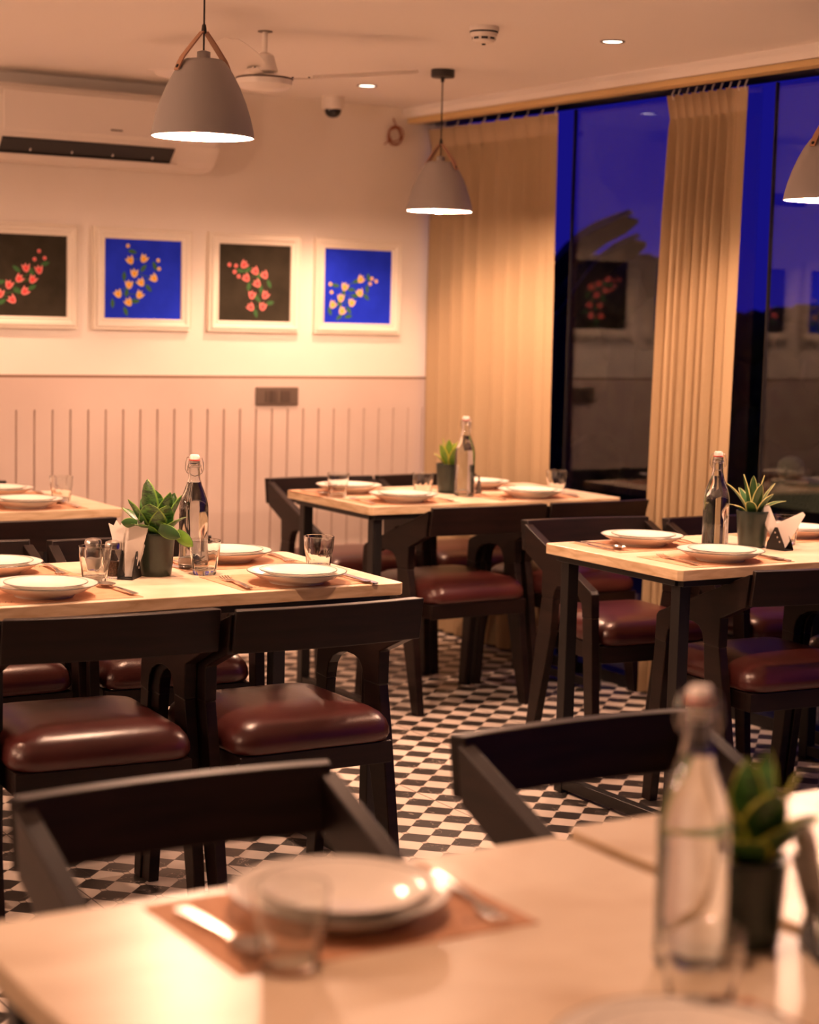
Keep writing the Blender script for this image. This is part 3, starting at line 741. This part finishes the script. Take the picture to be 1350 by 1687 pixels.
def make_fork():
    rings = []
    for y, w, z, t in ((-.095, .004, .0045, .0012), (-.092, .0095, .0045, .0013), (-.05, .0075, .006, .0014), (0, .0045, .0065, .0016), (.03, .0040, .0045, .0016), (.042, .010, .0035, .0011), (.052, .0125, .0030, .0009), (.060, .0128, .003, .0009)):
        rings.append([(-w, y, z), (w, y, z), (w, y, z + t), (-w, y, z + t)])
    mb = MB().loft(rings)
    for i in range(4):
        x = -.0108 + i * .0072
        mb.loft([[(x - .0017, y, z), (x + .0017, y, z), (x + .0017, y, z + .001), (x - .0017, y, z + .001)] for y, z in ((.060, .003), (.075, .0028), (.090, .0050), (.098, .0072))])
    o = mb.build('fork', 'cutlery', smooth=40); tag(o, 'x', 'fork'); return o
def make_spoon():
    rings = []
    for y, w, z, t in ((-.095, .004, .0045, .0012), (-.092, .0095, .0045, .0013), (-.05, .0075, .006, .0014), (0, .0042, .0065, .0016), (.036, .0035, .0050, .0018)):
        rings.append([(-w, y, z), (w, y, z), (w, y, z + t), (-w, y, z + t)])
    mb = MB().loft(rings)
    n = 20; K = 6; top = []; bot = []
    for j in range(K + 1):
        f = j / K; top.append([]); bot.append([])
        for i in range(n):
            a = 2 * PI * i / n; x = .0205 * f * math.cos(a) * (1 - .12 * math.sin(a)); y = .062 + .030 * f * math.sin(a)
            z = .0015 + .0075 * f * f; top[-1].append((x, y, z + .0009)); bot[-1].append((x, y, z))
    mb.loft(bot + top[::-1], False, False)
    o = mb.build('spoon', 'cutlery', smooth=60); tag(o, 'x', 'spoon'); return o
def make_knife():
    rings = []
    for y, w, z, t in ((-.100, .005, .001, .003), (-.097, .0085, .0005, .0038), (-.03, .0070, .0005, .0040), (-.02, .0075, .001, .002), (.04, .0095, .001, .0012), (.085, .0080, .001, .0010), (.100, .002, .001, .0008)):
        rings.append([(-w, y, z), (w, y, z), (w, y, z + t), (-w, y, z + t)])
    o = MB().loft(rings).build('table_knife', 'cutlery', smooth=40); tag(o, 'x', 'knife'); return o
forks, spoons, knives = Kind(make_fork()), Kind(make_spoon()), Kind(make_knife())

def make_mat():
    root = empty('paper_placemat', (0, 0, 0), 0, 'x', 'placemat')
    MB().box(-.185, .185, -.125, .125, 0, .0012).build('paper', 'kraft', root)
    rnd = random.Random(4)      # small printed brown squiggles in the corners
    for cx, cyy in ((-.135, .085), (.14, .09), (-.14, -.085)):
        p = [(cx - .02 + .0028 * t, cyy + .011 * math.sin(t * 1.3) , .0013) for t in range(18)]
        MB().tube(p, .0009, 4, flat=.25).build('printed_mark', 'ink', root)
    return root
mats = Kind(make_mat())

def make_tumbler():
    root = empty('glass_tumbler', (0, 0, 0), 0, 'x', 'glass')
    def fac(r, z, a, j):
        if j in (1, 2, 3, 4, 5): return r * (1 - .030 * abs(math.cos(5 * a)) ** 2 * (1 if j < 5 else .3))
        return r
    prof = [(0, .001), (.028, 0), (.0305, .004), (.0325, .020), (.0345, .036), (.0365, .048), (.0378, .054), (.0405, .0875), (.0400, .0883), (.0390, .0875), (.0365, .055), (.0335, .045), (.0300, .018), (.027, .012), (0, .011)]
    MB().lathe(prof, 60, rad=fac).build('tumbler_body', 'glass', root, smooth=28)
    return root
tumblers = Kind(make_tumbler())

def make_bottle():
    root = empty('swing_top_bottle', (0, 0, 0), 0, 'x', 'bottle')
    out = [(0, .003), (.028, 0), (.0355, .003), (.038, .010), (.038, .150), (.0372, .165), (.033, .185), (.026, .203), (.0195, .220), (.0165, .235), (.0150, .252), (.0145, .262), (.0165, .264), (.0168, .272), (.0150, .274), (.0150, .280), (.0165, .281)]
    inn = [(.0105, .281), (.0105, .262), (.0120, .240), (.0160, .222), (.0225, .204), (.0300, .184), (.0343, .164), (.0353, .150), (.0353, .014), (.030, .008), (0, .010)]
    MB().lathe(out + inn, 56).build('bottle_body', 'glass', root, smooth=40)
    wat = [(0, .0098), (.0302, .0078), (.03545, .0138), (.03545, .150), (.03445, .1642), (.03015, .1842), (.02265, .2042), (.0155, .226), (0, .226)]
    MB().lathe(wat, 56).build('water', 'water', root, smooth=40)
    MB().lathe([(0, .276), (.0100, .276), (.0102, .2815), (.0128, .282), (.0132, .292), (.0105, .2965), (0, .297)], 28).build('stopper', 'ceramic_white', root, smooth=40)
    MB().lathe([(.0105, .2812), (.0138, .2812), (.0138, .2845), (.0105, .2845)], 28, closed=True).build('rubber_seal', 'rubber', root)
    for s in (-1, 1):
        MB().tube([(0, s * .0135, .290), (0, s * .019, .289), (0, s * .0225, .276), (0, s * .0235, .260), (.004, s * .020, .250), (.006, s * .0175, .256), (0, s * .0168, .268)], .0011, 6).build('wire_bail', 'cutlery', root, smooth=60)
    MB().tube([(.0172 * math.cos(t), .0172 * math.sin(t), .268) for t in [2 * PI * k / 24 for k in range(24)]], .0010, 6, closed=True).build('wire_collar', 'cutlery', root, smooth=60)
    MB().tube([(.004, -.020, .250), (.017, -.012, .243), (.020, 0, .240), (.017, .012, .243), (.004, .020, .250)], .0011, 6).build('wire_lever', 'cutlery', root, smooth=60)
    return root
bottles = Kind(make_bottle())

def make_shaker(fill, name):
    root = empty(name, (0, 0, 0), 0, 'x', 'shaker')
    hx = lambda r, z, a, j: r * (1 + .05 * math.cos(4 * a)) if j in (1, 2, 3, 4, 8, 9, 10) else r
    MB().lathe([(0, .001), (.022, 0), (.024, .004), (.024, .060), (.021, .070), (.0185, .074), (.0165, .074), (.0185, .069), (.0218, .059), (.0218, .005), (0, .004)], 48, rad=hx).build('jar_body', 'glass', root, smooth=35)
    MB().lathe([(0, .0045), (.0212, .0048), (.0212, .040), (0, .042)], 32).build('contents', fill, root, smooth=40)
    MB().lathe([(.0195, .070), (.0215, .071), (.0215, .084), (.019, .089), (.010, .0925), (0, .093)], 36).build('metal_lid', 'cutlery', root, smooth=35)
    for k in range(5): MB().lathe([(0, 0), (.0012, 0), (0, .0006)], 6, (.008 * math.cos(k * 1.256), .008 * math.sin(k * 1.256), .0925)).build('shaker_hole', 'dark_plastic', root)
    return root

def make_holder():
    root = empty('napkin_holder', (0, 0, 0), 0, 'x', 'napkin holder')
    MB().box(-.036, .036, -.020, .020, 0, .003).build('base_plate', 'steel', root, bevel=.001)
    for s in (-1, 1):
        MB().prism([(-.036, .003), (.036, .003), (.030, .020), (.004, .068), (-.006, .068), (-.033, .020)], s * .019 - .001, s * .019 + .001, 'y').build('side_plate_panel', 'steel', root, bevel=.0005)
        for i in range(3):
            MB().lathe([(0, 0), (.0032, 0), (.0032, .0003), (0, .0003)], 14).xf(Matrix.Translation((-.004 + .009 * i, s * .0202, .052 - .013 * i)) @ Matrix.Rotation(R(90) * s, 4, 'X')).build('cut_out', 'tissue', root)
    return root
holders = Kind(make_holder())

def napkin(parent_loc, rz, shape, y, label, group=None, lean=14):
    """a folded paper napkin standing in the holder; shape is its outline in the holder's upright plane"""
    rnd = random.Random(int(abs(y) * 1e5) + len(shape)); mb = MB()
    for k in range(4):
        o = k * .0011; j = [(px + rnd.uniform(-.0012, .0012) * (pz > .02), pz + rnd.uniform(-.0018, .0012) * (pz > .02)) for px, pz in shape]
        n = len(j); vs = [(px, o + .0045 * (pz / .1) * (k - 1.5) * .5, pz) for px, pz in j] + [(px, o + .0007 + .0045 * (pz / .1) * (k - 1.5) * .5, pz) for px, pz in j]
        mb.add(vs, [tuple(range(n)), tuple(reversed(range(n, 2 * n)))] + [(i, i + n, (i + 1) % n + n, (i + 1) % n) for i in range(n)])
    m_ = Matrix.Translation(parent_loc) @ Matrix.Rotation(rz, 4, 'Z') @ Matrix.Translation((0, y, .0045)) @ Matrix.Rotation(R(-lean), 4, 'X')
    o = mb.build('paper_napkin', 'tissue'); o.matrix_world = m_; tag(o, label, 'napkin', group); return o

def leaf_mesh(L, W, lean, az, twist, base_r, margin, curl=.25, seg=9):
    """sword-shaped succulent leaf: returns MB with materials 0 blade, 1 margin"""
    mb = MB(); ca, sa = math.cos(az), math.sin(az); rows = []
    for i in range(seg + 1):
        t = i / seg; w = W * (math.sin(PI * min(1, (t * .86 + .14))) ** .62) * (1 if t < .96 else .25) + .0008
        if t == 1: w = .0008
        ln = lean * (.55 + curl * t * 2.0); d = base_r + L * t * math.sin(ln); z = L * t * math.cos(ln) * (1 - .1 * curl * t)
        cup = .30 * w; tw = twist * t; m_ = 1 - margin
        row = []
        for u in (-1, -m_, 0, m_, 1):
            x = d + (-cup + cup * u * u * 1.0) * -1.0; y = u * w
            row.append((x, y, z))
        c0 = Vector((d, 0, z)); rr = []
        for p in row:
            v = Vector(p) - c0; v = Vector((v.x * math.cos(tw) - v.y * math.sin(tw), v.x * math.sin(tw) + v.y * math.cos(tw), v.z)); q = c0 + v
            rr.append(q)
        rows.append(rr)
    th = .0016; vs = []
    for rr in rows:
        for q in rr: vs.append((q.x * ca - q.y * sa, q.x * sa + q.y * ca, q.z))
    o = len(vs)
    for rr in rows:
        for q in rr: vs.append(((q.x + th) * ca - q.y * sa, (q.x + th) * sa + q.y * ca, q.z - th * .3))
    for i in range(seg):
        for j in range(4):
            a = i * 5 + j; mi = 1 if j in (0, 3) else 0
            mb.add(vs if not mb.v else [], [], 0)
            mb.f += [(a, a + 1, a + 6, a + 5), (o + a, o + a + 5, o + a + 6, o + a + 1)]; mb.mi += [mi, mi]
        mb.f += [(i * 5, i * 5 + 5, o + i * 5 + 5, o + i * 5), (i * 5 + 4, o + i * 5 + 4, o + i * 5 + 9, i * 5 + 9)]; mb.mi += [1, 1]
    mb.f += [(0, o, o + 1, 1), (1, o + 1, o + 2, 2), (2, o + 2, o + 3, 3), (3, o + 3, o + 4, 4)]; mb.mi += [0] * 4
    return mb
def potted_plant(loc, rz, leaves, blade, margin_mat, margin, label, extra=None, wide=1.5, k=1.0):
    root = empty('potted_plant', loc, rz, label, 'plant')
    MB().lathe([(0, 0), (.038, 0), (.0405, .003), (.0435, .030), (.0485, .100), (.0500, .107), (.0495, .110), (.0465, .110), (.0455, .098), (0, .096)], 44).xf(Matrix.Scale(k, 4)).build('pot', 'pot', root, smooth=35)
    MB().lathe([(0, .101), (.030, .1015), (.0452, .099), (.0452, .0965), (0, .0965)], 24).xf(Matrix.Scale(k, 4)).build('soil', 'soil', root, smooth=60)
    for (L, W, lean, az, tw, br) in leaves:
        mb = leaf_mesh(L, W * wide, lean, R(az), tw, br * k, margin)
        mb.xf(Matrix.Translation((0, 0, .098 * k))); mb.build('leaf', [blade, margin_mat], root, smooth=60)
    if extra: extra(root)
    return root

# ------------------------------------------------------------------ the laid tables
TOP = .7502
TN = {'A': 'foreground table', 'B': 'left table in focus', 'C': 'right table', 'D': 'far left table', 'E': 'farthest table'}
def seat(key, xc, yc, side, place, fork=True, spoon=True, knife=True, rot=0, mat_dx=0, spoon_dx=0, fork_dx=0):
    x0, x1, y0, y1 = TB[key]; d = 1 if side == 'near' else -1; rz = R((0 if d == 1 else 180) + rot)
    my = y0 + .150 if d == 1 else y1 - .150; t = TN[key]
    mats.put((xc + mat_dx, my, TOP), rz, f'brown kraft placemat at the {place} of the {t}')
    z = TOP + .0014
    plate_big.put((xc, yc, z), 0, f'wider cream plate under the small one, {place} of the {t}', 'dinner plates')
    plate_small.put((xc + .003, yc - .002, z + .0128), 0, f'small grey rimmed plate atop the stack, {place} of the {t}', 'side plates')
    if fork: forks.put((xc - d * (.155 + fork_dx), yc + d * .02, z), rz + R(-6), f'steel fork at the {place} of the {t}')
    if spoon: spoons.put((xc + d * (.150 + spoon_dx), yc + d * .01, z), rz + R(4), f'steel spoon at the {place} of the {t}')
    if knife: knives.put((xc + d * (.172 + spoon_dx), yc - d * .005, z), rz + R(-3), f'steel knife at the {place} of the {t}')
seat('B', 2.136, 4.035, 'near', 'near right place')
seat('B', 1.490, 4.060, 'near', 'near left place', fork=False, knife=False, mat_dx=.02, spoon_dx=.035)
seat('B', 2.145, 4.460, 'far', 'far right place')
seat('B', 1.500, 4.455, 'far', 'far left place', knife=False, spoon=False)
seat('C', 3.462, 3.985, 'near', 'near left place', fork_dx=-.02)
seat('C', 3.470, 4.350, 'far', 'far left place')
seat('C', 4.090, 4.350, 'far', 'far right place', knife=False)
seat('D', 2.092, 5.880, 'near', 'near right place', knife=False)
seat('D', 2.130, 6.270, 'far', 'far right place', knife=False, spoon=False)
seat('E', 3.425, 5.665, 'near', 'near left place', knife=False)
seat('E', 3.400, 6.020, 'far', 'far left place', knife=False)
seat('E', 3.975, 5.655, 'near', 'near right place', knife=False)
seat('E', 3.985, 6.030, 'far', 'far right place', knife=False)
seat('A', .991, 1.755, 'far', 'far side', knife=False)
seat('A', 1.045, 1.215, 'near', 'near side', fork=False, knife=False)

def glass(x, y, label): tumblers.put((x, y, TOP), R(random.uniform(0, 60)), label)
glass(2.300, 4.225, 'faceted glass tumbler in focus near the aisle end of the left table')
glass(1.985, 4.250, 'faceted tumbler overlapping the bottle foot on the left table')
glass(1.682, 4.230, 'faceted tumbler in front of the pepper shaker on the left table')
glass(2.269, 6.020, 'glass tumbler on the far left table')
glass(3.275, 5.880, 'glass tumbler at the left corner of the farthest table')
glass(3.590, 5.800, 'glass tumbler left of the plant on the farthest table')
glass(4.160, 5.750, 'glass tumbler at the window end of the farthest table')
glass(3.905, 4.200, 'glass tumbler half hidden behind the white napkins on the right table')
glass(.862, 1.628, 'blurred faceted tumbler beside the plate on the foreground table')
glass(1.150, 1.325, 'blurred tumbler in front of the big bottle, bottom right')

def bottle(x, y, deg, label): bottles.put((x, y, TOP), R(deg), label)
bottle(2.000, 4.352, 60, 'clear swing top water bottle beside the snake plant on the left table')
bottle(3.557, 4.122, 40, 'clear swing top bottle with red seal on the right table')
bottle(3.765, 5.790, 20, 'clear water bottle beside the small plant on the farthest table')
bottle(1.238, 1.447, 50, 'large blurred clear bottle in the lower right foreground')

pep = make_shaker('spice', 'pepper_shaker'); pep.location = (1.752, 4.285, TOP); pep['label'] = 'glass pepper jar with metal lid beside the napkins on the left table'
sal = make_shaker('salt', 'salt_shaker'); sal.location = (1.722, 4.345, TOP); sal['label'] = 'glass salt jar behind the pepper jar on the left table'

fan_shape = [(-.010, 0), (.012, 0), (.020, .040), (.038, .134), (.029, .124), (.022, .142), (.012, .129), (.003, .144), (-.007, .130), (-.017, .139), (-.018, .070)]
tri_right = [(0, 0), (.016, .004), (.064, .106), (.057, .114), (-.036, .066), (-.018, .026)]
tri_left = [(.004, 0), (.016, .004), (-.002, .066), (-.026, .132), (-.038, .128), (-.046, .086), (-.018, .022)]
slim = [(-.004, 0), (.008, 0), (.011, .05), (.009, .105), (.003, .110), (-.006, .106), (-.009, .05)]
def holder(x, y, deg, label, naps, turn=0):
    holders.put((x, y, TOP), R(deg + turn), label)
    for shape, tilt, yo, lab in naps:
        pts = [(px * math.cos(tilt) + pz * math.sin(tilt), -px * math.sin(tilt) * .4 + pz * math.cos(tilt)) for px, pz in shape]
        mn = min(p[1] for p in pts); pts = [(a, b - mn) for a, b in pts]
        napkin((x, y, TOP), R(deg), pts, yo, lab)
holder(1.783, 4.256, -31, 'black napkin holder between the pepper jar and the snake plant, left table',
       [(fan_shape, .06, -.010, 'white napkin fan in front, in the holder on the left table'), (fan_shape, -.30, .000, 'white napkin leaning left in the holder on the left table'), (fan_shape, .10, .009, 'white napkin at the back of the holder on the left table')], 80)
holder(3.800, 4.110, -31, 'black holder with round cut outs beside the green pot, right table',
       [(tri_right, .10, -.010, 'triangular white napkin pointing right, on the right table'), (tri_left, -.05, .004, 'triangular white napkin pointing left, on the right table')], -50)
holder(3.845, 5.845, 40, 'napkin holder right of the bottle on the farthest table',
       [(slim, .05, -.004, 'slim upright white napkin right of the bottle, farthest table')])
holder(1.392, 1.405, 62, 'blurred napkin holder at the right image edge, foreground',
       [(fan_shape, .02, -.006, 'blurred white napkin at the right image edge'), (slim, .1, .006, 'blurred white napkin behind another, right image edge')])

rnd = random.Random(2)
def trailing(root):
    for (L, W, tilt, p, ma_) in ((.056, .0155, 128, (.058, -.052, .116), ['leaf_bright', 'leaf_plain']), (.060, .0165, 112, (.016, -.052, .126), ['leaf_plain', 'leaf_bright']), (.040, .0125, -84, (-.040, -.046, .134), ['leaf_plain', 'leaf_bright'])):
        lm = leaf_mesh(L, W, .25, R(-90), 0, 0, .08, .1, 8); lm.xf(Matrix.Translation(p) @ Matrix.Rotation(R(tilt), 4, 'Y')); lm.build('leaf', ma_, root, smooth=60)
    MB().tube([(0, -.01, .10), (.01, -.036, .140), (.030, -.050, .136), (.058, -.052, .117)], .0014, 6).build('stem', 'leaf_bright', root, smooth=60)
    MB().tube([(0, -.01, .10), (-.016, -.034, .140), (-.040, -.046, .135)], .0012, 6).build('stem', 'leaf_bright', root, smooth=60)
potted_plant((1.865, 4.285, TOP), R(-31), [(.150, .026, .10, 215, .2, .008), (.118, .027, .42, 10, -.3, .012), (.112, .026, .50, 200, .1, .014), (.125, .024, .30, 320, .3, .012), (.110, .024, .55, 265, -.2, .014),
    (.105, .022, .55, 300, .2, .014), (.118, .022, .35, 40, .2, .012), (.100, .022, .75, 170, 0, .016), (.090, .022, .85, 340, .1, .016), (.120, .020, .25, 100, .3, .01), (.080, .020, 1.0, 240, .2, .018), (.110, .018, .45, 130, .2, .012)],
    'leaf_dark', 'leaf_bright', .10, 'snake plant with broad banded leaves in a dark green pot, left table', trailing)
potted_plant((3.765, 4.195, TOP), R(-31), [(.118, .0135, .62, 175, .3, .010), (.128, .0125, .22, 200, -.3, .008), (.122, .010, .10, 250, .2, .006), (.125, .011, .18, 330, .3, .006), (.105, .012, .35, 285, -.2, .010), (.110, .013, .45, 355, .1, .010),
    (.095, .013, 1.05, 5, .2, .014), (.070, .014, 1.05, 190, .2, .018), (.075, .0125, .85, 250, .1, .018), (.085, .013, .60, 320, -.2, .014), (.100, .012, .30, 60, .2, .008), (.095, .012, .60, 120, .2, .012)],
    'leaf_plain', 'leaf_cream', .15, 'small plant with cream edged pointed leaves in a dark green pot, right table', wide=1.3)
potted_plant((3.775, 5.915, TOP), R(-31), [(.112, .0125, .15, 170, .3, .008), (.105, .013, .25, 340, -.3, .008), (.108, .012, .10, 260, .2, .006), (.095, .013, .35, 220, .3, .010), (.090, .012, .40, 300, .1, .010), (.070, .011, .7, 190, .1, .012), (.095, .012, .3, 60, .1, .01)],
    'leaf_bright', 'leaf_yellow', .2, 'small bright green plant in a green pot on the farthest table')
potted_plant((1.338, 1.475, TOP), R(-31), [(.128, .013, .30, 180, .3, .010), (.125, .012, .12, 250, -.3, .006), (.128, .013, .10, 20, .2, .008), (.118, .013, .35, 330, .3, .010), (.110, .014, .45, 285, -.2, .012), (.105, .014, .50, 215, .1, .012),
    (.085, .013, .8, 0, .2, .014), (.080, .014, .9, 190, .2, .016), (.075, .0125, .85, 260, .1, .018), (.085, .013, .70, 310, -.2, .014), (.100, .012, .30, 60, .2, .008), (.095, .012, .60, 120, .2, .012)],
    'leaf_dark', 'leaf_yellow', .14, 'blurred yellow edged plant in a dark pot, lower right foreground', k=.9, wide=1.9)
